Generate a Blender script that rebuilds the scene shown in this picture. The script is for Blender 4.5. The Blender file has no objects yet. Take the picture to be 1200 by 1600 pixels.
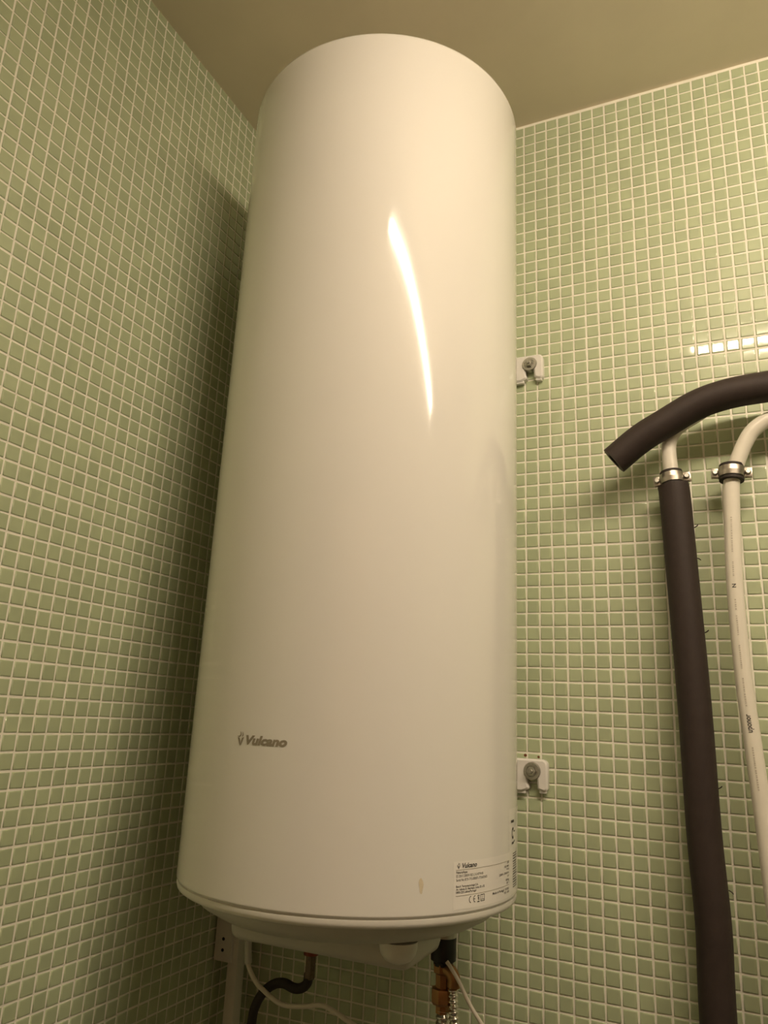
import bpy, bmesh, math, random
import numpy as np
from mathutils import Vector, Matrix, Euler

random.seed(7)
rng = np.random.default_rng(7)
SC = bpy.context.scene
COL = SC.collection
P = 0.025            # mosaic pitch in metres; most measures below are counted in tile pitches
HZ = 102.0           # ceiling height in pitches (2.55 m)


def W(x, y, z):
    """tile-pitch coordinates (origin: back-left corner at the ceiling, z downwards negative) -> metres"""
    return Vector((x * P, y * P, (z + HZ) * P))


# ------------------------------------------------------------------ camera
CAM = W(37.374, -56.076, -52.439)
R_ = Vector((0.90921715, 0.41388701, 0.04496349))
U_ = Vector((0.07036498, -0.25922096, 0.9632514))
F_ = Vector((-0.41033272, 0.87264084, 0.26481129))
FPX = 1183.6
cam = bpy.data.cameras.new('camera')
cam.sensor_fit = 'HORIZONTAL'
cam.sensor_width = 36.0
cam.lens = FPX / 1200 * 36.0
cam.clip_start = 0.01
camo = bpy.data.objects.new('camera', cam)
COL.objects.link(camo)
M = Matrix((R_, U_, -F_)).transposed().to_4x4()
M.translation = CAM
camo.matrix_world = M
SC.camera = camo

# ------------------------------------------------------------------ world, exposure
wd = bpy.data.worlds.new('world')
SC.world = wd
wd.use_nodes = True
wd.node_tree.nodes['Background'].inputs[0].default_value = (1.0, 0.85, 0.6, 1)
wd.node_tree.nodes['Background'].inputs[1].default_value = 0.0
SC.view_settings.view_transform = 'Standard'
SC.view_settings.look = 'None'
SC.view_settings.gamma = 1.0
SC.view_settings.use_curve_mapping = False
SC.view_settings.exposure = 0.0
LAMP_STRENGTH = 242.0
LAMP_COLOR = (1.0, 0.815, 0.60, 1)


# ------------------------------------------------------------------ materials
def mat(name, col, rough=0.5, metal=0.0, coat=0.0, ior=1.5, noise=0.0, nscale=40.0, bump=0.0, bscale=200.0, spec=0.5):
    m = bpy.data.materials.new(name)
    m.use_nodes = True
    nt = m.node_tree
    b = nt.nodes['Principled BSDF']
    b.inputs['Roughness'].default_value = rough
    b.inputs['Metallic'].default_value = metal
    b.inputs['IOR'].default_value = ior
    b.inputs['Specular IOR Level'].default_value = spec
    b.inputs['Coat Weight'].default_value = coat
    b.inputs['Coat Roughness'].default_value = 0.05
    g = nt.nodes.new('ShaderNodeNewGeometry')
    n = nt.nodes.new('ShaderNodeTexNoise')
    n.inputs['Scale'].default_value = nscale
    n.inputs['Detail'].default_value = 4
    nt.links.new(g.outputs['Position'], n.inputs['Vector'])
    r = nt.nodes.new('ShaderNodeMapRange')
    r.inputs['From Min'].default_value = 0.3
    r.inputs['From Max'].default_value = 0.7
    r.inputs['To Min'].default_value = 1 - noise
    r.inputs['To Max'].default_value = 1 + noise
    nt.links.new(n.outputs['Fac'], r.inputs['Value'])
    mx = nt.nodes.new('ShaderNodeVectorMath')
    mx.operation = 'SCALE'
    mx.inputs[0].default_value = col[:3]
    nt.links.new(r.outputs['Result'], mx.inputs['Scale'])
    nt.links.new(mx.outputs['Vector'], b.inputs['Base Color'])
    if bump:
        n2 = nt.nodes.new('ShaderNodeTexNoise')
        n2.inputs['Scale'].default_value = bscale
        n2.inputs['Detail'].default_value = 3
        nt.links.new(g.outputs['Position'], n2.inputs['Vector'])
        bp = nt.nodes.new('ShaderNodeBump')
        bp.inputs['Strength'].default_value = bump
        bp.inputs['Distance'].default_value = 0.002
        nt.links.new(n2.outputs['Fac'], bp.inputs['Height'])
        nt.links.new(bp.outputs['Normal'], b.inputs['Normal'])
    return m


def tile_mat():
    """glazed green mosaic; every tile takes its own slight tint from its cell"""
    m = mat('green_glazed_tile', (0.475, 0.545, 0.345), rough=0.45, noise=0.05, nscale=18, coat=0.8)
    nt = m.node_tree
    b = nt.nodes['Principled BSDF']
    g = nt.nodes.new('ShaderNodeNewGeometry')
    sc = nt.nodes.new('ShaderNodeVectorMath')
    sc.operation = 'SCALE'
    sc.inputs['Scale'].default_value = 1 / P
    nt.links.new(g.outputs['Position'], sc.inputs[0])
    fl = nt.nodes.new('ShaderNodeVectorMath')
    fl.operation = 'FLOOR'
    nt.links.new(sc.outputs['Vector'], fl.inputs[0])
    wn = nt.nodes.new('ShaderNodeTexWhiteNoise')
    nt.links.new(fl.outputs['Vector'], wn.inputs['Vector'])
    mr = nt.nodes.new('ShaderNodeMapRange')
    mr.inputs['To Min'].default_value = 0.95
    mr.inputs['To Max'].default_value = 1.05
    nt.links.new(wn.outputs['Value'], mr.inputs['Value'])
    v = nt.nodes.new('ShaderNodeVectorMath')
    v.operation = 'SCALE'
    old = b.inputs['Base Color'].links[0].from_socket
    nt.links.new(old, v.inputs[0])
    nt.links.new(mr.outputs['Result'], v.inputs['Scale'])
    nt.links.new(v.outputs['Vector'], b.inputs['Base Color'])
    return m


def far_tile_mat():
    """mosaic on the walls behind the photographer"""
    m = mat('green_mosaic_wall', (0.4, 0.5, 0.3), rough=0.25)
    nt = m.node_tree
    b = nt.nodes['Principled BSDF']
    g = nt.nodes.new('ShaderNodeNewGeometry')
    sx = nt.nodes.new('ShaderNodeSeparateXYZ')
    nt.links.new(g.outputs['Position'], sx.inputs[0])
    ad = nt.nodes.new('ShaderNodeMath')
    ad.operation = 'ADD'
    nt.links.new(sx.outputs['X'], ad.inputs[0])
    nt.links.new(sx.outputs['Y'], ad.inputs[1])
    cx = nt.nodes.new('ShaderNodeCombineXYZ')
    nt.links.new(ad.outputs[0], cx.inputs['X'])
    nt.links.new(sx.outputs['Z'], cx.inputs['Y'])
    br = nt.nodes.new('ShaderNodeTexBrick')
    br.offset = 0
    br.squash = 1
    br.inputs['Scale'].default_value = 1
    br.inputs['Brick Width'].default_value = P
    br.inputs['Row Height'].default_value = P
    br.inputs['Mortar Size'].default_value = 0.0016
    br.inputs['Color1'].default_value = (0.40, 0.50, 0.30, 1)
    br.inputs['Color2'].default_value = (0.38, 0.47, 0.29, 1)
    br.inputs['Mortar'].default_value = (0.8, 0.77, 0.68, 1)
    nt.links.new(cx.outputs[0], br.inputs['Vector'])
    nt.links.new(br.outputs['Color'], b.inputs['Base Color'])
    return m


MT = dict(
    tile=tile_mat(),
    fartile=far_tile_mat(),
    grout=mat('cream_grout', (0.94, 0.91, 0.80), rough=0.85, noise=0.06, nscale=30, bump=0.2, bscale=400, spec=0.2),
    ceiling=mat('ceiling_paint', (0.93, 0.84, 0.68), rough=0.9, noise=0.03, nscale=6, bump=0.05, bscale=90, spec=0.1),
    wood=mat('added_door_wood', (0.26, 0.15, 0.08), rough=0.4, noise=0.2, nscale=12),
    frontpaint=mat('brown_wall_paint', (0.18, 0.13, 0.09), rough=0.6, noise=0.03, nscale=5),
    floor=mat('floor_tile', (0.06, 0.05, 0.04), rough=0.4, noise=0.08, nscale=9),
    enamel=mat('white_enamel', (0.86, 0.84, 0.80), rough=0.10, noise=0.01, nscale=3, coat=0.3),
    plastic=mat('white_plastic', (0.80, 0.78, 0.72), rough=0.35, noise=0.02, nscale=10),
    greyplastic=mat('grey_white_plastic', (0.60, 0.58, 0.52), rough=0.4, noise=0.03, nscale=10),
    bracket=mat('white_painted_steel', (0.86, 0.83, 0.80), rough=0.16, noise=0.02, nscale=50),
    zinc=mat('zinc_steel', (0.52, 0.50, 0.45), rough=0.38, metal=0.9, noise=0.1, nscale=300),
    chrome=mat('clamp_steel', (0.50, 0.46, 0.40), rough=0.36, metal=1.0, noise=0.08, nscale=120),
    rubber=mat('black_rubber', (0.030, 0.022, 0.018), rough=0.7),
    foam=mat('dark_foam_insulation', (0.040, 0.028, 0.024), rough=0.62, noise=0.08, nscale=60, bump=0.12, bscale=500, spec=0.35),
    pex=mat('white_pex_pipe', (0.84, 0.80, 0.70), rough=0.30, noise=0.02, nscale=40),
    ink=mat('dark_print', (0.06, 0.055, 0.05), rough=0.6),
    greyink=mat('grey_print', (0.30, 0.26, 0.19), rough=0.4),
    faintink=mat('faint_pipe_print', (0.60, 0.56, 0.48), rough=0.5),
    paper=mat('white_sticker', (0.92, 0.89, 0.85), rough=0.14, coat=0.3),
    brass=mat('brass', (0.36, 0.19, 0.08), rough=0.34, metal=0.85, noise=0.12, nscale=80),
    copper=mat('red_copper', (0.22, 0.05, 0.03), rough=0.4, metal=0.6),
    steel=mat('corrugated_steel', (0.75, 0.72, 0.66), rough=0.16, metal=1.0),
    darkmetal=mat('dark_tarnished_metal', (0.14, 0.10, 0.07), rough=0.35, metal=0.8, noise=0.2, nscale=200),
    black=mat('black_plastic', (0.012, 0.011, 0.013), rough=0.45),
    cable=mat('white_cable', (0.74, 0.68, 0.58), rough=0.5),
    rust=mat('rust_stain', (0.16, 0.055, 0.02), rough=0.9, noise=0.3, nscale=900),
    smudge=mat('yellow_stain', (0.74, 0.66, 0.50), rough=0.10, noise=0.05, nscale=300),
)


# ------------------------------------------------------------------ mesh helpers
def link(o, parent=None):
    COL.objects.link(o)
    if parent is not None:
        o.parent = parent
    return o


def world_loc(o):
    v = Vector((0, 0, 0))
    while o is not None:
        v = v + o.location
        o = o.parent
    return v


def add(name, verts, faces, m, parent=None, smooth=True, origin=None, angle=None):
    """link ONE mesh object; verts in metres in the room, origin moved to its own centre"""
    v = np.array([tuple(a) for a in verts], dtype=float)
    c = Vector(origin) if origin is not None else Vector(((v.min(0) + v.max(0)) / 2).tolist())
    me = bpy.data.meshes.new(name)
    me.from_pydata((v - np.array(c)).tolist(), [], [tuple(f) for f in faces])
    me.materials.append(MT[m] if isinstance(m, str) else m)
    bm = bmesh.new()
    bm.from_mesh(me)
    bmesh.ops.recalc_face_normals(bm, faces=bm.faces)
    if smooth:
        for f in bm.faces:
            f.smooth = True
        a = math.radians(angle if angle else 38)
        for e in bm.edges:
            if len(e.link_faces) == 2 and e.calc_face_angle(0) > a:
                e.smooth = False
    bm.to_mesh(me)
    bm.free()
    o = bpy.data.objects.new(name, me)
    link(o, parent)
    o.location = c - (world_loc(parent) if parent is not None else Vector((0, 0, 0)))
    return o


def thing(name, loc, label, cat, group=None):
    o = bpy.data.objects.new(name, None)
    o.empty_display_size = 0.05
    o.location = loc
    link(o)
    return tag(o, label, cat, group)


def tag(o, label, cat, group=None):
    o['label'] = label
    o['category'] = cat
    if group:
        o['group'] = group
    return o


def structure(o, label=None):
    o['kind'] = 'structure'
    if label:
        o['label'] = label
    return o


def box(x0, x1, y0, y1, z0, z1):
    v = [(x, y, z) for x in (x0, x1) for y in (y0, y1) for z in (z0, z1)]
    f = [(0, 1, 3, 2), (4, 6, 7, 5), (0, 4, 5, 1), (2, 3, 7, 6), (0, 2, 6, 4), (1, 5, 7, 3)]
    return v, f


def bevbox(x0, x1, y0, y1, z0, z1, b, seg=3):
    v, f = box(x0, x1, y0, y1, z0, z1)
    bm = bmesh.new()
    vs = [bm.verts.new(a) for a in v]
    for a in f:
        bm.faces.new([vs[i] for i in a])
    bmesh.ops.bevel(bm, geom=list(bm.edges), offset=b, segments=seg, profile=0.5, affect='EDGES')
    bm.verts.index_update()
    out = [tuple(a.co) for a in bm.verts], [tuple(x.index for x in a.verts) for a in bm.faces]
    bm.free()
    return out


def join(*vf):
    V, Fc = [], []
    for v, f in vf:
        o = len(V)
        V += [tuple(a) for a in v]
        Fc += [tuple(i + o for i in a) for a in f]
    return V, Fc


def lathe(profile, c, n=96, axis='Z'):
    """profile of (radius, height) around a vertical axis through c; radius 0 closes an end"""
    V, Fc = [], []
    rings = []
    for r, h in profile:
        if r < 1e-9:
            rings.append([len(V)])
            V.append((0, 0, h))
        else:
            rings.append(list(range(len(V), len(V) + n)))
            V += [(r * math.cos(2 * math.pi * k / n), r * math.sin(2 * math.pi * k / n), h) for k in range(n)]
    for a, b in zip(rings, rings[1:]):
        for k in range(n):
            k2 = (k + 1) % n
            if len(a) == 1 and len(b) == 1:
                break
            if len(a) == 1:
                Fc.append((a[0], b[k], b[k2]))
            elif len(b) == 1:
                Fc.append((a[k], b[0], a[k2]))
            else:
                Fc.append((a[k], a[k2], b[k2], b[k]))
    if axis == 'Y':       # height runs towards the viewer (-y)
        V = [(x, -z, y) for x, y, z in V]
    if axis == 'X':
        V = [(z, x, y) for x, y, z in V]
    return [(x + c[0], y + c[1], z + c[2]) for x, y, z in V], Fc


def spline(pts, per=10):
    pts = [Vector(p) for p in pts]
    q = [pts[0] * 2 - pts[1]] + pts + [pts[-1] * 2 - pts[-2]]
    out = []
    for i in range(1, len(q) - 2):
        a, b, c, d = q[i - 1], q[i], q[i + 1], q[i + 2]
        for k in range(per):
            t = k / per
            out.append(0.5 * (2 * b + (c - a) * t + (2 * a - 5 * b + 4 * c - d) * t * t + (3 * b - a - 3 * c + d) * t ** 3))
    out.append(pts[-1])
    return out


def tube(path, r, n=20, caps=True, inner=None):
    """sweep a circle along a path; r a number or a list; inner: hollow tube of that inner radius"""
    path = [Vector(p) for p in path]
    m = len(path)
    rad = r if isinstance(r, (list, tuple)) else [r] * m
    tang = []
    for i in range(m):
        t = path[min(i + 1, m - 1)] - path[max(i - 1, 0)]
        tang.append(t.normalized())
    nrm = tang[0].orthogonal().normalized()
    V, Fc = [], []
    frames = []
    for i in range(m):
        if i:
            nrm = (tang[i - 1].rotation_difference(tang[i])) @ nrm
            nrm = (nrm - tang[i] * nrm.dot(tang[i])).normalized()
        frames.append((nrm.copy(), tang[i].cross(nrm)))
    def ring(i, rr):
        a, b = frames[i]
        s = len(V)
        for k in range(n):
            t = 2 * math.pi * k / n
            V.append(tuple(path[i] + (a * math.cos(t) + b * math.sin(t)) * rr))
        return s
    def bridge(s, e, flip=False):
        for k in range(n):
            k2 = (k + 1) % n
            q = (s + k, s + k2, e + k2, e + k)
            Fc.append(q[::-1] if flip else q)
    st = [ring(i, rad[i]) for i in range(m)]
    for s, e in zip(st, st[1:]):
        bridge(s, e)
    if inner is not None:
        si = [ring(i, inner) for i in range(m)]
        for s, e in zip(si, si[1:]):
            bridge(s, e, True)
        bridge(st[0], si[0], True)
        bridge(st[-1], si[-1])
    elif caps:
        Fc.append(tuple(range(st[0] + n - 1, st[0] - 1, -1)))
        Fc.append(tuple(range(st[-1], st[-1] + n)))
    return V, Fc


def prism(poly, y0, y1, bev=0.0):
    """polygon in (x, z) extruded from y0 to y1 (y1 is the front, more negative)"""
    n = len(poly)
    if bev:
        cx = sum(p[0] for p in poly) / n
        cz = sum(p[1] for p in poly) / n
        ins = []
        for i in range(n):
            a, b, c = Vector(poly[i - 1]), Vector(poly[i]), Vector(poly[(i + 1) % n])
            d1 = (b - a).normalized()
            d2 = (c - b).normalized()
            n1 = Vector((-d1.y, d1.x))
            n2 = Vector((-d2.y, d2.x))
            k = (n1 + n2)
            k = k / max(0.35, k.dot(k) / 2) if k.length > 1e-6 else n1
            ins.append(b + k * bev)
        V = [(p[0], y0, p[1]) for p in poly] + [(p[0], y1 + bev, p[1]) for p in poly] + \
            [(p[0] * .3 + q.x * .7, y1 + bev * .3, p[1] * .3 + q.y * .7) for p, q in zip(poly, ins)] + [(p.x, y1, p.y) for p in ins]
        L = 4
    else:
        V = [(p[0], y0, p[1]) for p in poly] + [(p[0], y1, p[1]) for p in poly]
        L = 2
    Fc = [tuple(range(n))[::-1], tuple(range((L - 1) * n, L * n))]
    for l in range(L - 1):
        for i in range(n):
            j = (i + 1) % n
            Fc.append((l * n + i, l * n + j, (l + 1) * n + j, (l + 1) * n + i))
    return V, Fc


def text_flat(body, shear=0.0, offset=0.0):
    """flat letter mesh: vertices (x, y) with the left end at 0 and the baseline at 0, plus faces and size"""
    cu = bpy.data.curves.new('lettering', 'FONT')
    cu.body = body
    cu.shear = shear
    cu.offset = offset
    cu.resolution_u = 3
    o = bpy.data.objects.new('lettering', cu)
    COL.objects.link(o)
    dg = bpy.context.evaluated_depsgraph_get()
    me = bpy.data.meshes.new_from_object(o.evaluated_get(dg))
    V = [(v.co.x, v.co.y) for v in me.vertices]
    Fc = [tuple(p.vertices) for p in me.polygons]
    bpy.data.objects.remove(o)
    bpy.data.curves.remove(cu)
    bpy.data.meshes.remove(me)
    x0 = min(v[0] for v in V)
    x1 = max(v[0] for v in V)
    return [(x - x0, y) for x, y in V], Fc, x1 - x0


def fit_text(body, x, y, w, h, shear=0.0, offset=0.0, right=False):
    """letters w wide with cap height h, lower-left corner (x, y)"""
    V, Fc, tw = text_flat(body, shear, offset)
    sx = w / tw
    sy = h / 0.69
    x0 = x - w if right else x
    return [(x0 + a * sx, y + b * sy) for a, b in V], Fc


# ------------------------------------------------------------------ the room
XR, YF = 150.0, -92.0
T = 4.0
def slab(name, m, x0, x1, y0, y1, z0, z1):
    a, b = W(x0, y0, z0), W(x1, y1, z1)
    v, f = box(a.x, b.x, a.y, b.y, a.z, b.z)
    return structure(add(name, v, f, m, None, smooth=False, origin=(0, 0, 0)))


wall_back = slab('wall_back', 'grout', -T, XR + T, 0, T, -HZ - T, 0)
wall_left = slab('wall_left', 'grout', -T, 0, YF - T, 0, -HZ - T, 0)
wall_right = slab('wall_right', 'fartile', XR, XR + T, YF - T, 0, -HZ - T, 0)
wall_front = slab('wall_front', 'frontpaint', -0, XR, YF - T, YF, -HZ - T, 0)
floor = slab('floor', 'floor', 0, XR, YF, 0, -HZ - T, -HZ)
added_door = slab('added_door', 'wood', 24, 60, YF, YF + 1.2, -HZ, -20)  # added unseen door, dark so that less light bounces back
ceiling = slab('ceiling', 'ceiling', -T, XR + T, YF - T, T, 0, T)

# heater dimensions (pitches), needed here for the tiles it hides
AX, AY, RR = 14.886, -10.966, 10.166
ZT, ZB = -8.263, -61.652

# ---- mosaic: one pillowed tile mesh
TS = 0.0217
def tile_mesh():
    h = TS / 2
    rings = [(h, -0.0004), (h, 0.0005), (h - 0.0004, 0.0011), (h - 0.0011, 0.00145), (h - 0.0019, 0.00155), (h - 0.0022, 0.00155)]
    V, Fc = [], []
    for r, z in rings:
        V += [(-r, -r, z), (r, -r, z), (r, r, z), (-r, r, z)]
    for k in range(len(rings) - 1):
        for i in range(4):
            j = (i + 1) % 4
            Fc.append((4 * k + i, 4 * k + j, 4 * k + 4 + j, 4 * k + 4 + i))
    Fc.append(tuple(range(4 * (len(rings) - 1), 4 * len(rings))))
    return np.array(V), Fc


TV, TF = tile_mesh()
tme = bpy.data.meshes.new('tile')
tme.from_pydata(TV.tolist(), [], TF)
tme.materials.append(MT['tile'])
tme.polygons.foreach_set('use_smooth', [True] * len(tme.polygons))


def to_px(p):
    d = p - CAM
    z = d.dot(F_)
    if z < 0.05:
        return None
    return 600 + FPX * d.dot(R_) / z, 800 - FPX * d.dot(U_) / z


def behind_heater(p):
    d = p - CAM
    o = Vector((CAM.x - AX * P, CAM.y - AY * P))
    a = d.x * d.x + d.y * d.y
    b = o.x * d.x + o.y * d.y
    c = o.length_squared - (RR * P) ** 2
    q = b * b - a * c
    if q < 0:
        return False
    t = (-b - math.sqrt(q)) / a
    if not 0 < t < 1:
        return False
    z = CAM.z + t * d.z
    return (ZB - 1 + HZ) * P < z < (ZT + HZ) * P


def lay_tiles(wall, centres, base, cut=()):
    """300 tiles that show largest are objects of their own, the rest one joined part"""
    n = len(centres)
    tilt = rng.normal(0, 1, (n, 3)) * np.array([0.0028, 0.0028, 0.010])
    off = rng.normal(0, 1, (n, 3)) * np.array([0.00022, 0.00022, 0.00008])
    sheet = {}
    area = []
    for i, (c, key) in enumerate(centres):
        s = sheet.setdefault(key, rng.normal(0, 0.00025, 2))
        off[i, 0] += s[0]
        off[i, 1] += s[1]
        q = to_px(c)
        a = 0
        if q and -8 < q[0] < 1208 and -8 < q[1] < 1608 and not behind_heater(c):
            d = c - CAM
            a = abs(d.normalized().dot(base @ Vector((0, 0, 1)))) / d.length_squared
        area.append(a)
    order = np.argsort(-np.array(area))
    own = set(order[:300].tolist())
    B = np.array(base)
    V = []
    F4 = np.array([f for f in TF])
    for i, (c, key) in enumerate(centres):
        if i in own:
            o = bpy.data.objects.new('tile', tme)
            m = base.to_4x4() @ Euler(tilt[i].tolist()).to_matrix().to_4x4()
            m.translation = c + base @ Vector(off[i].tolist())
            o.matrix_local = m
            link(o, wall)
        else:
            v = TV + np.cross(tilt[i], TV) + off[i]
            V.append(v @ B.T + np.array(c))
    for c, sy in cut:      # tiles trimmed to fit under the ceiling
        V.append((TV * np.array([1, sy, 1])) @ B.T + np.array(c))
    k = len(V)
    V = np.concatenate(V)
    Fa = (F4[None] + (np.arange(k) * len(TV))[:, None, None]).reshape(-1, 4)
    me = bpy.data.meshes.new('tile_field')
    me.vertices.add(len(V))
    me.vertices.foreach_set('co', V.ravel())
    me.loops.add(len(Fa) * 4)
    me.loops.foreach_set('vertex_index', Fa.ravel())
    me.polygons.add(len(Fa))
    me.polygons.foreach_set('loop_start', np.arange(len(Fa)) * 4)
    me.polygons.foreach_set('use_smooth', np.ones(len(Fa), dtype=bool))
    me.update(calc_edges=True)
    me.validate()
    me.materials.append(MT['tile'])
    o = bpy.data.objects.new('tile_field', me)
    link(o, wall)
    o['kind'] = 'stuff'


Rb = Euler((math.pi / 2, 0, 0)).to_matrix()
Rl = Euler((math.pi / 2, 0, math.pi / 2)).to_matrix()
cb = []
for i in range(0, int(XR)):
    for j in range(0, 101):
        cb.append((W(i + 0.5 + 0.2198, 0, -(j + 0.5 + 0.2205)), (i // 13, j // 13)))
lay_tiles(wall_back, cb, Rb)
cl = []
for i in range(0, int(-YF) - 1):
    for j in range(0, 100):
        cl.append((W(0, -1.0042 * (i + 0.5) + 0.1008, -(1.00648 * (j + 0.5) + 0.7628)), (i // 13, j // 13)))
cut = [(W(0, -1.0042 * (i + 0.5) + 0.1008, -0.36), 0.70) for i in range(0, int(-YF) - 1)]
lay_tiles(wall_left, cl, Rl, cut)

# ------------------------------------------------------------------ ceiling batten lamp (above and right of the camera)
LX0, LX1, LY, LZ = 34.5, 90.0, -42.6, -3.4
lamp_root = thing('ceiling_lamp', W((LX0 + LX1) / 2, LY, 0), 'long white ceiling batten lamp with a narrow glowing diffuser', 'lamp')
a, b = W(LX0 - 0.6, LY + 0.6, LZ), W(LX1 + 0.6, LY - 0.6, 0)
v, f = bevbox(a.x, b.x, b.y, a.y, a.z, b.z, 0.004)
add('housing', v, f, 'plastic', lamp_root)
em = bpy.data.materials.new('lamp_glow')
em.use_nodes = True
nt = em.node_tree
bs = nt.nodes['Principled BSDF']
bs.inputs['Base Color'].default_value = (0.9, 0.88, 0.82, 1)
bs.inputs['Emission Color'].default_value = LAMP_COLOR
bs.inputs['Emission Strength'].default_value = LAMP_STRENGTH
n = 16
V, Fc = [], []
for x in (LX0, LX1):
    for k in range(n + 1):
        t = math.pi * k / n
        V.append(tuple(W(x, LY + 0.46 * math.cos(t), LZ - 0.50 * math.sin(t))))
for k in range(n):
    Fc.append((k, k + 1, n + 2 + k, n + 1 + k))
Fc.append(tuple(range(n, -1, -1)))
Fc.append(tuple(range(n + 1, 2 * n + 2)))
add('diffuser', V, Fc, em, lamp_root)

# ------------------------------------------------------------------ water heater
HB = W(AX, AY, -65.0)
heater = thing('water_heater', HB, 'tall white cylindrical electric water heater hung on the tiled wall', 'water heater')
cen = W(AX, AY, -HZ)
def L(prof):
    return [(r * P, (z + HZ) * P) for r, z in prof]


v, f = lathe(L([(0, ZT + 0.10), (RR - 0.5, ZT + 0.10), (RR - 0.18, ZT + 0.06), (RR - 0.06, ZT - 0.04), (RR, ZT - 0.22), (RR, ZT - 0.30), (RR, ZT - 0.6), (RR, -20), (RR, -32), (RR, -44), (RR, -55),
                (RR, ZB + 0.5), (RR, ZB + 0.10), (RR, ZB + 0.04), (RR - 0.03, ZB), (RR - 0.14, ZB), (RR - 0.16, ZB - 0.12)]), cen, 160)
add('tank_body', v, f, 'enamel', heater, angle=60)
v, f = lathe(L([(RR - 0.17, ZB - 0.02), (RR - 0.17, ZB - 0.10), (RR - 0.06, ZB - 0.12), (RR - 0.05, ZB - 0.30), (RR - 0.10, ZB - 0.46), (RR - 0.22, ZB - 0.54), (RR - 0.5, ZB - 0.58), (RR - 0.9, ZB - 0.60)]), cen, 160)
add('bottom_ring', v, f, 'plastic', heater, angle=60)
v, f = lathe(L([(RR - 0.85, ZB - 0.55), (RR - 0.9, ZB - 0.75), (RR - 1.4, ZB - 1.25), (RR - 2.2, ZB - 1.68), (RR - 2.8, ZB - 1.85), (0, ZB - 1.9)]), cen, 128)
add('underside_dish', v, f, 'greyplastic', heater, angle=60)
a, b = W(AX - 5.6, AY - 4.2, -65.12), W(AX + 5.9, AY + 1.0, -63.4)
v, f = bevbox(a.x, b.x, a.y, b.y, a.z, b.z, 0.017, 5)
cover = add('thermostat_cover', v, f, 'greyplastic', heater)
kx, ky = AX + 5.3, AY - 4.3
v, f = lathe(L([(0, -64.62), (0.35, -64.58), (0.7, -64.42), (0.92, -64.15), (1.0, -63.85), (1.02, -63.5), (0, -63.45)]), W(kx, ky, -HZ), 40)
add('temperature_dial', v, f, 'plastic', cover)


def wrap(V2, a0, z0, eps):
    """flat (x, y) in mm -> on the tank wall; a0 = bearing in degrees of x=0, z0 in pitches"""
    out = []
    for x, y in V2:
        t = math.radians(a0) + x / 1000 / (RR * P)
        r = RR * P + eps
        out.append((AX * P + r * math.cos(t), AY * P + r * math.sin(t), (z0 + HZ) * P + y / 1000))
    return out


def bar(x0, y0, x1, y1):
    k = max(1, int(abs(x1 - x0) / 4))
    V = []
    for i in range(k + 1):
        x = x0 + (x1 - x0) * i / k
        V += [(x, y0), (x, y1)]
    return V, [(2 * i, 2 * i + 2, 2 * i + 3, 2 * i + 1) for i in range(k)]


def icon(s, ox, oy):
    polys = [[(0, 95), (22, 88), (34, 60), (38, 0), (28, 8)],
             [(78, 100), (54, 90), (46, 62), (40, 0), (50, 12)],
             [(-6, 112), (14, 110), (26, 118), (32, 134), (28, 168), (40, 150), (46, 128), (38, 108), (20, 98), (4, 102)],
             [(56, 166), (66, 146), (70, 124), (62, 104), (52, 108), (58, 124), (58, 146)]]
    V, Fc = [], []
    for p in polys:
        Fc.append(tuple(range(len(V), len(V) + len(p))))
        V += [(ox + x * s * 1.35, oy + y * s) for x, y in p]
    return V, Fc


# brand mark on the front of the tank
lw = math.radians(18.1) * RR * P * 1000
V2, Fc = join(icon(0.108, 0, -9.5), fit_text('Vulcano', 15.0, -7.2, lw - 16.0, 10.6, shear=0.25, offset=0.05))
logo = add('brand_lettering', wrap(V2, -101.4, -53.68, 0.00035), Fc, 'greyink', heater, smooth=False)
logo['label'] = 'grey brand lettering with flame mark'

# rating plate sticker
LW, LH, LA, LZ0 = 133.0, 56.0, -31.9, -61.47
def sticker(w, h, a0, z0, eps, r=2.0):
    k = max(6, int(w / 4))
    V = []
    for i in range(k + 1):
        x = w * i / k
        V += [(x, 0), (x, h)]
    return wrap(V, a0, z0, eps), [(2 * i, 2 * i + 2, 2 * i + 3, 2 * i + 1) for i in range(k)]


v, f = sticker(LW, LH, LA, LZ0, 0.00025)
plate = add('rating_label', v, f, 'paper', heater)
plate['label'] = 'white rating sticker with fine black print'
def top(y, h):
    return LH - y - h / 2


parts = [icon(0.044, 6, top(5.2, 7)), fit_text('Vulcano', 14.5, top(5.2, 5.2), 27, 5.4, 0.25, 0.03)]
for body, y, w, h, off in (('NaturaAqua', 12.6, 19, 3.0, 0.01), ('ES 200 5 2000W BO L1X-NTWVB', 17.1, 50, 3.0, 0.0), ('Serial No 8731-715-000071-7736503605', 21.7, 59, 3.0, 0.0),
                           ('Bosch Termotecnologia S.A.', 29.2, 40, 2.5, 0.012), ('Av. Infante D. Henrique, Lotes 2E e 3E', 32.6, 53, 2.5, 0.012), ('1800-220 Lisboa/Portugal', 36.0, 36, 2.5, 0.012)):
    parts.append(fit_text(body, 4.5, top(y, h), w, h, 0, off))
for body, y, w, h in (('200 l', 11.5, 7, 2.8), ('0,8 MPa', 16.0, 17, 2.6), ('IP X4', 20.0, 9, 2.6), ('230V~ 50/60Hz', 24.5, 34, 2.6), ('2 kW', 28.5, 7, 2.6), ('68 kg', 33.0, 12, 2.8), ('IE 1', 37.0, 9, 2.6),
                      ('Made in Portugal  03/2021', 44.5, 52, 2.8), ('FD 103', 48.6, 18, 2.6)):
    parts.append(fit_text(body, LW - 4, top(y, h), w, h, 0, 0.008, right=True))
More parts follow.
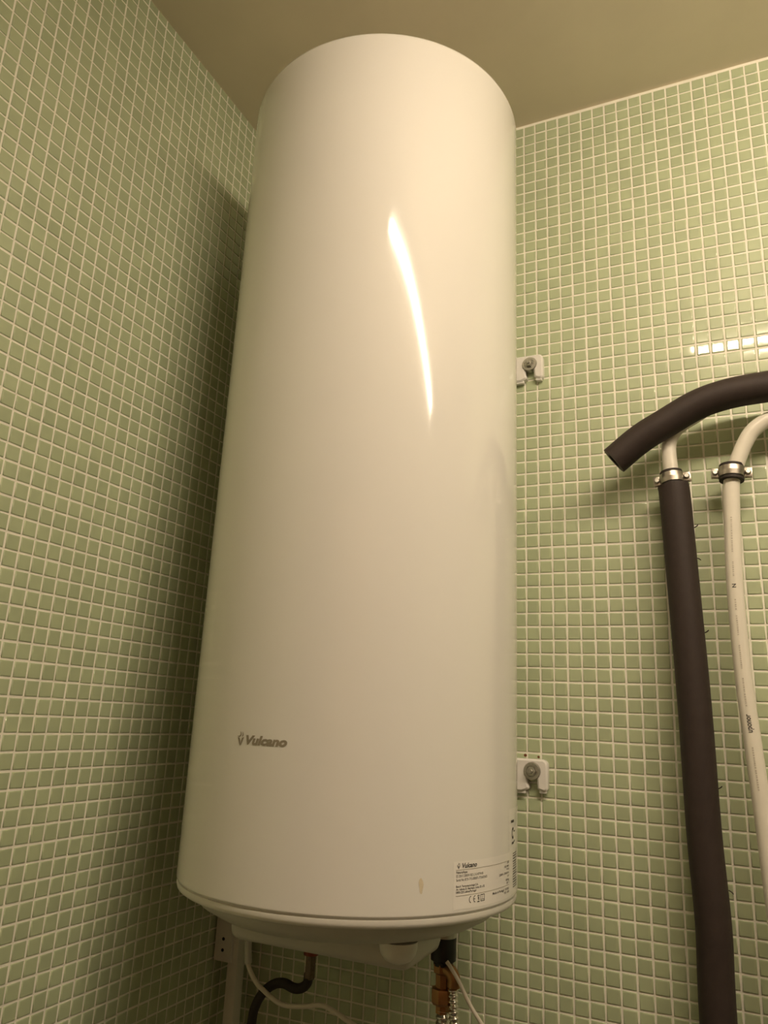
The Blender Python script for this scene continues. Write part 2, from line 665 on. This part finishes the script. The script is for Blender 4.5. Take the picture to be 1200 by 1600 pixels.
add('print', wrap(join(*parts)[0], LA, LZ0, 0.0005), join(*parts)[1], 'ink', plate, smooth=False)['kind'] = 'stuff'
rules = join(bar(4, top(9.9, 0.5), LW - 4, top(9.9, 0.5) + 0.45), bar(4, top(40.2, 0.5), LW - 4, top(40.2, 0.5) + 0.45))
add('rule', wrap(rules[0], LA, LZ0, 0.0005), rules[1], 'greyink', plate, smooth=False)


def arc(cx, cy, r0, r1, a0, a1, n=16):
    V = []
    for i in range(n + 1):
        t = math.radians(a0 + (a1 - a0) * i / n)
        V += [(cx + r0 * math.cos(t), cy + r0 * math.sin(t)), (cx + r1 * math.cos(t), cy + r1 * math.sin(t))]
    return V, [(2 * i, 2 * i + 2, 2 * i + 3, 2 * i + 1) for i in range(n)]


cy = top(46, 0)
ce = join(arc(31.5, cy, 3.4, 4.3, 100, 260), arc(39.5, cy, 3.4, 4.3, 100, 260), bar(35.6, cy - .4, 38.8, cy + .4))
binm = join(bar(43, cy - 4.6, 47.5, cy - 3.4), bar(43.2, cy + 2.9, 47.6, cy + 3.6), ([(43.8, cy + 2.8), (44.5, cy + 2.8), (45, cy - 2.2), (44.4, cy - 2.2)], [(0, 1, 2, 3)]),
            ([(46.4, cy + 2.8), (47.0, cy + 2.8), (46.6, cy - 2.2), (46.0, cy - 2.2)], [(0, 1, 2, 3)]), ([(43.2, cy + 3), (43.9, cy + 3), (47.6, cy - 2.6), (47, cy - 2.6)], [(0, 1, 2, 3)]))
book = join(bar(49.5, cy - 4, 50.3, cy + 4), bar(57.2, cy - 4, 58, cy + 4), bar(49.5, cy + 3.3, 58, cy + 4), bar(49.5, cy - 4.2, 58, cy - 3.4), bar(49.5, cy - 2.2, 58, cy - 1.7), bar(53.4, cy - 2.2, 54, cy + 3.6))
sy = join(ce, binm, book)
add('symbols', wrap(sy[0], LA, LZ0, 0.0005), sy[1], 'ink', plate, smooth=False)['kind'] = 'stuff'

# second sticker, going round the side of the tank
v, f = sticker(92, 112, -2.4, -61.45, 0.0002)
side = add('side_label', v, f, 'paper', heater)
side['label'] = 'white barcode sticker wrapping round the side'
bars = []
y = 8.0
random.seed(3)
while y < 52:
    h = random.choice((1.1, 1.1, 1.5))
    bars.append(bar(18, y, 44, y + h))
    y += h + random.choice((1.9, 2.2))
bars += [bar(8, 93, 24, 96.5), bar(33, 86, 33.8, 106), bar(12, 64.5, 23, 67.5), bar(25, 66, 29, 69)]
bars.append(fit_text('C', 12, 72, 10, 14, 0, 0.04))
bars.append(bar(23, 80, 30, 82))
bj = join(*bars)
add('print', wrap(bj[0], -2.4, -61.45, 0.00045), bj[1], 'ink', side, smooth=False)['kind'] = 'stuff'

# yellow smudge low on the tank
sm = []
for k in range(20):
    t = 2 * math.pi * k / 20
    sm.append((3.0 * math.cos(t) * (1 + .2 * math.sin(3 * t)), 9.0 * math.sin(t) - 1.5 * math.cos(t)))
add('smudge', wrap(sm, -42.6, -60.25, 0.0002), [tuple(range(20))], 'smudge', heater, smooth=False)


# wall brackets of the tank (pressed steel, slot open at the bottom)
def bracket(zc):
    """right-hand end of the strap; zc = height of the bolt"""
    x0, x1 = AX - 9.85, 24.80
    ztop, zbot = zc + 0.82, zc - 1.06
    def arcp(cx, cz, r, a0, a1, n=6):
        return [(cx + r * math.cos(math.radians(a0 + (a1 - a0) * i / n)), cz + r * math.sin(math.radians(a0 + (a1 - a0) * i / n))) for i in range(n + 1)]
    bx = 23.72
    pts = []
    pts += [(bx - 1.75, zbot - 0.34), (bx - 0.72, zbot - 0.34)]
    pts += arcp(bx - 0.40, zbot - 0.02, 0.16, -60, 20, 3)
    pts += [(bx - 0.34, zbot + 0.25)]
    pts += arcp(bx, zc, 0.50, 228, 135, 4) + arcp(bx, zc, 0.50, 110, 70, 3) + arcp(bx, zc, 0.50, 45, -48, 4)
    pts += [(bx + 0.34, zbot + 0.25)]
    pts += arcp(bx + 0.50, zbot - 0.02, 0.14, 160, 240, 3)
    pts += arcp(x1 - 0.28, zbot + 0.02, 0.28, -90, 0, 4)
    pts += arcp(x1 - 0.40, ztop - 0.40, 0.40, 0, 90, 6)
    pts += [(bx - 1.75, ztop)]
    v, f = prism([(W(x, 0, z).x, W(x, 0, z).z) for x, z in pts], -0.002, -0.0165, 0.0032)
    a, b = W(x0, -0.1, zc - 0.9), W(bx - 1.70, -0.62, ztop - 0.05)
    v2, f2 = bevbox(a.x, b.x, b.y, a.y, a.z, b.z, 0.003)
    a, b = W(AX - 2.2, -0.55, zc - 0.8), W(AX + 2.2, -1.1, zc + 0.7)
    v3, f3 = bevbox(a.x, b.x, b.y, a.y, a.z, b.z, 0.003)
    feet = []
    for u0, u1, dz in ((bx - 1.75, bx - 0.50, 0.46), (bx + 0.46, x1 - 0.12, 0.38)):      # folded-back lower lip
        a, b = W(u0, -0.08, zbot - dz), W(u1, -0.50, zbot - 0.15)
        feet.append(bevbox(a.x, b.x, b.y, a.y, a.z, b.z, 0.0015, 2))
    v, f = join((v, f), (v2, f2), (v3, f3), *feet)
    return add('wall_bracket', v, f, 'bracket', heater, angle=30)


BZ = (-24.08, -55.42)
for zc in BZ:
    bracket(zc)
for zc, lab in zip(BZ, ('grey bolt and washer holding the upper heater bracket', 'grey bolt and washer holding the lower heater bracket')):
    c = W(23.72, 0, zc)
    t = thing('wall_bolt', c, lab, 'bolt', 'bolts of the heater brackets')
    v, f = lathe([(0, 0.004), (0.0145, 0.004), (0.0145, 0.0182), (0.0138, 0.0190), (0.0098, 0.0190), (0.0095, 0.0168), (0, 0.0168)], c, 40, 'Y')
    add('washer', v, f, 'zinc', t)
    v, f = lathe([(0, 0.0165), (0.0080, 0.0165), (0.0080, 0.0245), (0.0068, 0.0262), (0, 0.0262)], c, 6, 'Y')
    add('hexagon_head', v, f, 'zinc', t, smooth=False)
    v, f = lathe([(0, 0.0255), (0.0040, 0.0255), (0.0040, 0.0295), (0.0030, 0.0305), (0, 0.0305)], c, 20, 'Y')
    add('stud', v, f, 'zinc', t)
# rusty drill marks above the lower bracket
for x, z, r in ((23.09, -54.40, 0.0030), (24.05, -54.46, 0.0026)):
    c = W(x, 0, z)
    v, f = lathe([(0, 0.0005), (r, 0.0005), (r * .8, 0.0018), (0, 0.0019)], c, 12, 'Y')
    add('rust_mark', v, f, 'rust', wall_back)

# ------------------------------------------------------------------ pipes on the right
H = -2.2
def path(pts, y=H):
    return [W(p[0], p[2] if len(p) > 2 else y, p[1]) for p in pts]


right_pipe = path([(37.9, -101.5), (38.5, -80), (38.45, -66), (38.23, -58.9), (37.88, -52.73), (37.66, -48.87), (37.58, -43.15), (37.74, -37.97), (37.90, -35.7), (38.20, -34.75),
                   (38.53, -33.93), (38.89, -33.16), (39.42, -32.36), (40.33, -31.72), (41.7, -31.38), (43.3, -31.3), (46, -31.3), (60, -31.3), (XR - 0.1, -31.3)])
v, f = tube(spline(right_pipe, 8), 0.52 * P, 24)
pipe_r = thing('water_pipe', W(38, H, -HZ), 'bare white plastic water pipe curving right above its clamp', 'pipe')
add('pipe_tube', v, f, 'pex', pipe_r)
left_pipe = path([(34.9, -101.5), (34.95, -85), (34.9, -68.5), (34.97, -63.4), (34.77, -58.17), (34.67, -50.5), (34.42, -42.2), (34.24, -36.7), (34.12, -35.2), (34.02, -33.75), (34.05, -32.75, -2.2), (34.35, -31.98, -2.25),
                  (34.98, -31.42, -2.35), (35.9, -30.95, -2.5), (37.0, -30.4, -2.75), (38.4, -29.85, -3.1), (40.5, -29.72, -3.2), (44, -29.6, -3.2), (60, -29.4, -3.2), (XR - 0.1, -29.4, -3.2)])
v, f = tube(spline(left_pipe, 8), 0.50 * P, 24)
lp = add('water_pipe', v, f, 'pex')
tag(lp, 'white plastic water pipe going from the curved sleeve into the dark vertical sleeve', 'pipe')

# print on the bare pipe: letters run upwards
def on_pipe(V2, i0, pts, r, eps):
    """x runs up the pipe from height z0, y across it (towards -x)"""
    z0 = i0
    out = []
    for x, y in V2:
        z = z0 + x / 1000 / P
        for a, b in zip(pts, pts[1:]):
            if min(a[1], b[1]) <= z <= max(a[1], b[1]):
                t = (z - a[1]) / (b[1] - a[1])
                px = a[0] + (b[0] - a[0]) * t
                break
        th = -math.pi / 2 - 0.10 - y / 1000 / (r * P)
        rr = r * P + eps
        q = W(px, H, z)
        out.append((q.x + rr * math.cos(th), q.y + rr * math.sin(th), q.z))
    return out


fine = [(c.x / P, c.z / P - HZ) for c in spline(right_pipe, 8)]
V2, Fc = fit_text('uponor', 0, -3.2, 27.0, 8.2, 0, 0.015)
V2 = [(x, y) for x, y in V2]
mk = add('pipe_print', on_pipe(V2, -52.15, fine, 0.52, 0.0004), Fc, 'ink', pipe_r, smooth=False)
mk['label'] = 'dark lettering printed along the pipe'
V2, Fc = fit_text('N', 0, -2.5, 6, 5.5, 0, 0.02)
add('pipe_print', on_pipe(V2, -43.15, fine, 0.52, 0.0004), Fc, 'ink', pipe_r, smooth=False)
dashes = []
random.seed(11)
for z0, z1 in ((-55.5, -53.0), (-50.6, -48.9), (-48.3, -46.9), (-46.2, -45.0), (-44.6, -44.0), (-42.4, -41.4), (-40.8, -38.4)):
    z = z0
    while z < z1:
        l = random.uniform(1.2, 2.6)
        x = (z - z0) / 1 * 25
        dashes.append(([(a, b) for a, b in [(0, -1.1), (l, -1.1), (l, 1.1), (0, 1.1)]], z))
        z += (l + random.uniform(0.8, 2.2)) / 25
V, Fc = [], []
for d, z in dashes:
    o = len(V)
    V += on_pipe(d, z, fine, 0.52, 0.0004)
    Fc.append((o, o + 1, o + 2, o + 3))
fp = add('fine_print', V, Fc, 'faintink', pipe_r, smooth=False)
fp['kind'] = 'stuff'

# insulation sleeves
sl = path([(34.9, -101.4), (34.95, -85), (34.9, -68.5), (34.97, -63.4), (34.77, -58.17), (34.67, -50.5), (34.42, -42.2), (34.24, -36.7), (34.165, -35.82)])
v, f = tube(spline(sl, 8), 1.03 * P, 28, inner=0.56 * P)
o = add('pipe_insulation', v, f, 'foam', angle=50)
tag(o, 'dark foam insulation sleeve standing upright around the water pipe', 'insulation', 'foam pipe sleeves')
# torn threads on the sleeve's seam
ins1 = o
for x, z, s in ((35.40, -38.9, 1), (35.44, -41.0, -1), (35.62, -46.0, 1), (35.78, -55.6, 1), (36.0, -61.3, -1)):
    c = W(x - 0.06, H, z)
    v, f = tube(spline([c, c + Vector((0.004, -0.001, 0.002 * s)), c + Vector((0.0065, -0.002, 0.0045 * s))], 4), [0.0009] * 8 + [0.0004], 6)
    add('torn_shred', v, f, 'foam', ins1)
cs = path([(30.38, -33.92), (32.22, -32.48), (33.97, -31.49), (36.12, -30.38), (38.18, -29.86), (40.54, -29.70), (44, -29.6), (60, -29.4), (XR - 0.1, -29.4)], -3.2)
v, f = tube(spline(cs, 10), 1.05 * P, 28, inner=0.56 * P)
o = add('pipe_insulation', v, f, 'foam', angle=50)
tag(o, 'dark curved foam sleeve with a cut open end arching over the pipes', 'insulation', 'foam pipe sleeves')


# pipe clamps
def clamp(x, z, y, r, lean, label):
    c = W(x, y, z)
    t = thing('pipe_clamp', c, label, 'clamp', 'steel pipe clamps')
    def place(vf):
        v, f = vf
        m = Matrix.Rotation(lean, 3, 'Y') @ Matrix.Rotation(-0.10, 3, 'X')
        return [tuple(m @ Vector(a) + c) for a in v], f
    def band(r0, r1, h0, h1, a0, a1, n=24, crown=0.0):
        prof = [(r0, h0), (r1, h0), (r1 + crown, h0 * .35 + h1 * .65 - (h1 - h0) * .15), (r1 + crown, (h0 + h1) / 2), (r1, h1), (r0, h1)]
        V, Fc = [], []
        k = len(prof)
        for i in range(n + 1):
            a = math.radians(a0 + (a1 - a0) * i / n)
            V += [(q * math.cos(a), q * math.sin(a), hh) for q, hh in prof]
        for i in range(n):
            for j in range(k):
                j2 = (j + 1) % k
                Fc.append((i * k + j, (i + 1) * k + j, (i + 1) * k + j2, i * k + j2))
        Fc.append(tuple(range(k)))
        Fc.append(tuple(range(n * k + k - 1, n * k - 1, -1)))
        return V, Fc
    v, f = place(band(r * .98, r * 1.50, -0.0140, 0.0140, 0, 360, 40))
    add('rubber_lining', v, f, 'rubber', t)
    for a0, a1 in ((183, 357), (3, 177)):
        v, f = place(band(r * 1.48, r * 1.62, -0.0085, 0.0085, a0, a1, 24, 0.0008))
        add('steel_half', v, f, 'chrome', t, angle=50)
    for s in (-1, 1):
        ex = s * r * 1.95
        v1 = bevbox(ex - 0.0065, ex + 0.0065, -0.0040, -0.0015, -0.0085, 0.0085, 0.001, 2)
        v2 = bevbox(ex - 0.0065, ex + 0.0065, 0.0015, 0.0040, -0.0085, 0.0085, 0.001, 2)
        v, f = place(join(v1, v2))
        ear = add('ear', v, f, 'chrome', t, angle=30)
        v, f = lathe([(0, 0.0035), (0.0048, 0.0035), (0.0048, 0.0065), (0.0035, 0.0082), (0, 0.0082)], (ex, 0, 0), 16, 'Y')
        v, f = place((v, f))
        add('screw', v, f, 'zinc', ear)
    v, f = lathe([(0, -(abs(y) * P) + 0.0), (0.0055, -(abs(y) * P) + 0.0), (0.0055, -r * 1.4), (0, -r * 1.4)], (0, 0, 0), 16, 'Y')
    v = [(a + c.x, b + c.y, d + c.z) for a, b, d in v]
    add('stud', v, f, 'zinc', t)


clamp(34.12, -35.35, H, 0.50 * P, -0.10, 'steel clamp with rubber lining just above the dark vertical sleeve')
clamp(37.91, -35.25, H, 0.52 * P, 0.06, 'steel clamp with rubber lining round the bare white pipe')

# ------------------------------------------------------------------ plumbing and cables under the heater
CY = -8.0
c0 = W(20.08, CY, -HZ)
ft = thing('inlet_fitting', W(20.08, CY, -69), 'brass valve with a black collar screwed under the heater', 'pipe fitting')
v, f = lathe(L([(0, -63.2), (0.45, -63.2), (0.45, -64.6), (0, -64.6)]), c0, 24)
add('pipe_stub', v, f, 'black', ft)
v, f = lathe(L([(0, -64.45), (0.62, -64.45), (0.72, -64.55), (0.74, -64.85), (0, -64.85)]), c0, 32)
add('grey_washer', v, f, 'zinc', ft)
v, f = lathe(L([(0, -64.80), (0.70, -64.80), (0.76, -64.88), (0.76, -66.1), (0.60, -66.2), (0.58, -66.4), (0, -66.4)]), c0, 36)
add('black_collar', v, f, 'black', ft)
v, f = lathe(L([(0, -66.3), (0.60, -66.3), (0.60, -66.75), (0.46, -66.85), (0.46, -67.55), (0.66, -67.6), (0.70, -67.75), (0.70, -68.3), (0.60, -68.45), (0.42, -68.5), (0.42, -68.9), (0, -68.9)]), c0, 8)
add('brass_body', v, f, 'brass', ft, angle=20)
v, f = tube(spline([W(20.2, CY - .1, -66.5), W(20.65, CY - .25, -66.62), W(20.86, CY - .3, -66.95), W(20.85, CY - .3, -67.35)], 5), 0.40 * P, 16)
add('side_outlet', v, f, 'brass', ft)


def corrugated(pts, r, pitch, amp):
    sp = spline(pts, 60)
    out, rad, acc = [], [], 0.0
    last = sp[0]
    for q in sp:
        acc += (q - last).length
        last = q
        out.append(q)
        rad.append(r + amp * math.cos(2 * math.pi * acc / pitch))
    return tube(out, rad, 20)


v, f = corrugated([W(20.80, CY - .3, -67.25), W(20.86, CY - .3, -68.2), W(21.0, CY - .3, -69.4), W(21.4, CY + 1, -73), W(21.6, CY + 4, -80)], 0.27 * P, 0.0070, 0.0011)
tag(add('flexible_hose', v, f, 'steel'), 'thin corrugated steel hose on the right side of the brass valve', 'hose', 'corrugated hoses under the heater')
v, f = corrugated([W(20.15, CY, -68.75), W(20.13, CY, -69.5), W(20.0, CY + .5, -73), W(19.6, CY + 3.5, -80)], 0.38 * P, 0.0085, 0.0014)
tag(add('flexible_hose', v, f, 'steel'), 'thicker corrugated steel hose straight below the brass valve', 'hose', 'corrugated hoses under the heater')
v, f = tube(spline([W(20.55, CY - .75, -65.95), W(20.80, CY - .7, -66.25), W(21.3, CY - .6, -66.95), W(21.92, CY - .5, -68.0), W(22.7, CY - .4, -69.0), W(24, CY + 1, -71.5), W(24.5, CY + 5, -78), W(24.5, -0.4, -88)], 8), 0.115 * P, 12)
tag(add('thin_cable', v, f, 'cable'), 'thin white cable hanging to the right of the brass valve', 'cable')

# hot outlet on the left with a black hose
ot = thing('outlet_fitting', W(11.05, CY, -68), 'dark outlet fitting with a red ring under the heater cover', 'pipe fitting')
c1 = W(11.05, CY, -HZ)
v, f = lathe(L([(0, -63.2), (0.38, -63.2), (0.38, -66.9), (0, -66.9)]), c1, 24)
add('pipe_stub', v, f, 'copper', ot)
v, f = lathe(L([(0, -66.85), (0.44, -66.85), (0.48, -66.95), (0.48, -67.2), (0, -67.2)]), c1, 24)
add('red_ring', v, f, 'copper', ot)
v, f = lathe(L([(0, -67.15), (0.36, -67.15), (0.36, -68.5), (0.30, -68.6), (0, -68.6)]), c1, 6)
add('nut_body', v, f, 'darkmetal', ot, smooth=False)
v, f = tube(spline([W(10.97, CY, -68.3), W(10.9, CY, -68.85), W(10.5, CY, -69.2), W(9.95, CY, -69.3), W(9.2, CY, -69.15), W(8.5, CY, -69.3), W(7.75, CY, -69.85), W(7.2, CY, -70.7), W(6.97, CY, -71.9), W(6.9, CY, -76), W(6.6, -4, -82), W(6.4, -1, -90)], 8), 0.30 * P, 16)
tag(add('black_hose', v, f, 'rubber'), 'black hose looping left from the dark outlet fitting', 'hose')

# mains cable: out of the cover through a grey conduit, then on behind the black hose
cb_ = thing('mains_cable', W(7.0, -9.0, -69), 'pale mains cable in a short conduit under the heater cover', 'cable')
v, f = tube(spline([W(6.78, -9, -63.35), W(6.80, -9, -65.2), W(6.86, -9, -67.0), W(6.98, -9, -68.1)], 6), 0.24 * P, 14)
add('conduit', v, f, 'greyplastic', cb_)
v, f = tube(spline([W(6.92, -9, -67.8), W(7.03, -9, -68.25), W(7.36, -9, -68.74), W(7.75, -8.9, -69.22), W(8.12, -8.7, -69.55), W(8.7, -8.6, -69.9), W(9.6, -8.6, -70.15), W(11.0, -8.6, -70.0), W(12.3, -8.6, -69.7), W(13.4, -8.6, -69.92), W(14.5, -8.6, -70.32), W(17, -7, -72), W(18, -3, -78), W(18, -0.4, -86)], 8), 0.15 * P, 12)
add('cable_sheath', v, f, 'cable', cb_)

# white trunking in the corner behind
tr = thing('cable_trunking', W(1.7, -2.4, -HZ), 'white vertical cable trunking in the corner behind the heater', 'trunking')
a, b = W(1.26, -3.0, -HZ + 0.02), W(2.15, -2.0, -66)
v, f = bevbox(a.x, b.x, a.y, b.y, a.z, b.z, 0.002, 2)
add('duct', v, f, 'plastic', tr, angle=30)
a, b = W(0.16, -3.25, -70.27), W(1.70, -2.95, -64.5)
v, f = bevbox(a.x, b.x, a.y, b.y, a.z, b.z, 0.0015, 2)
pl = add('cover_plate', v, f, 'plastic', tr, angle=30)
for z in (-68.75, -69.5):
    v, f = lathe([(0, -0.001), (0.0032, -0.001), (0.0030, 0.0006), (0, 0.0006)], W(0.92, -3.25, z), 10, 'Y')
    add('screw_hole', v, f, 'black', pl)
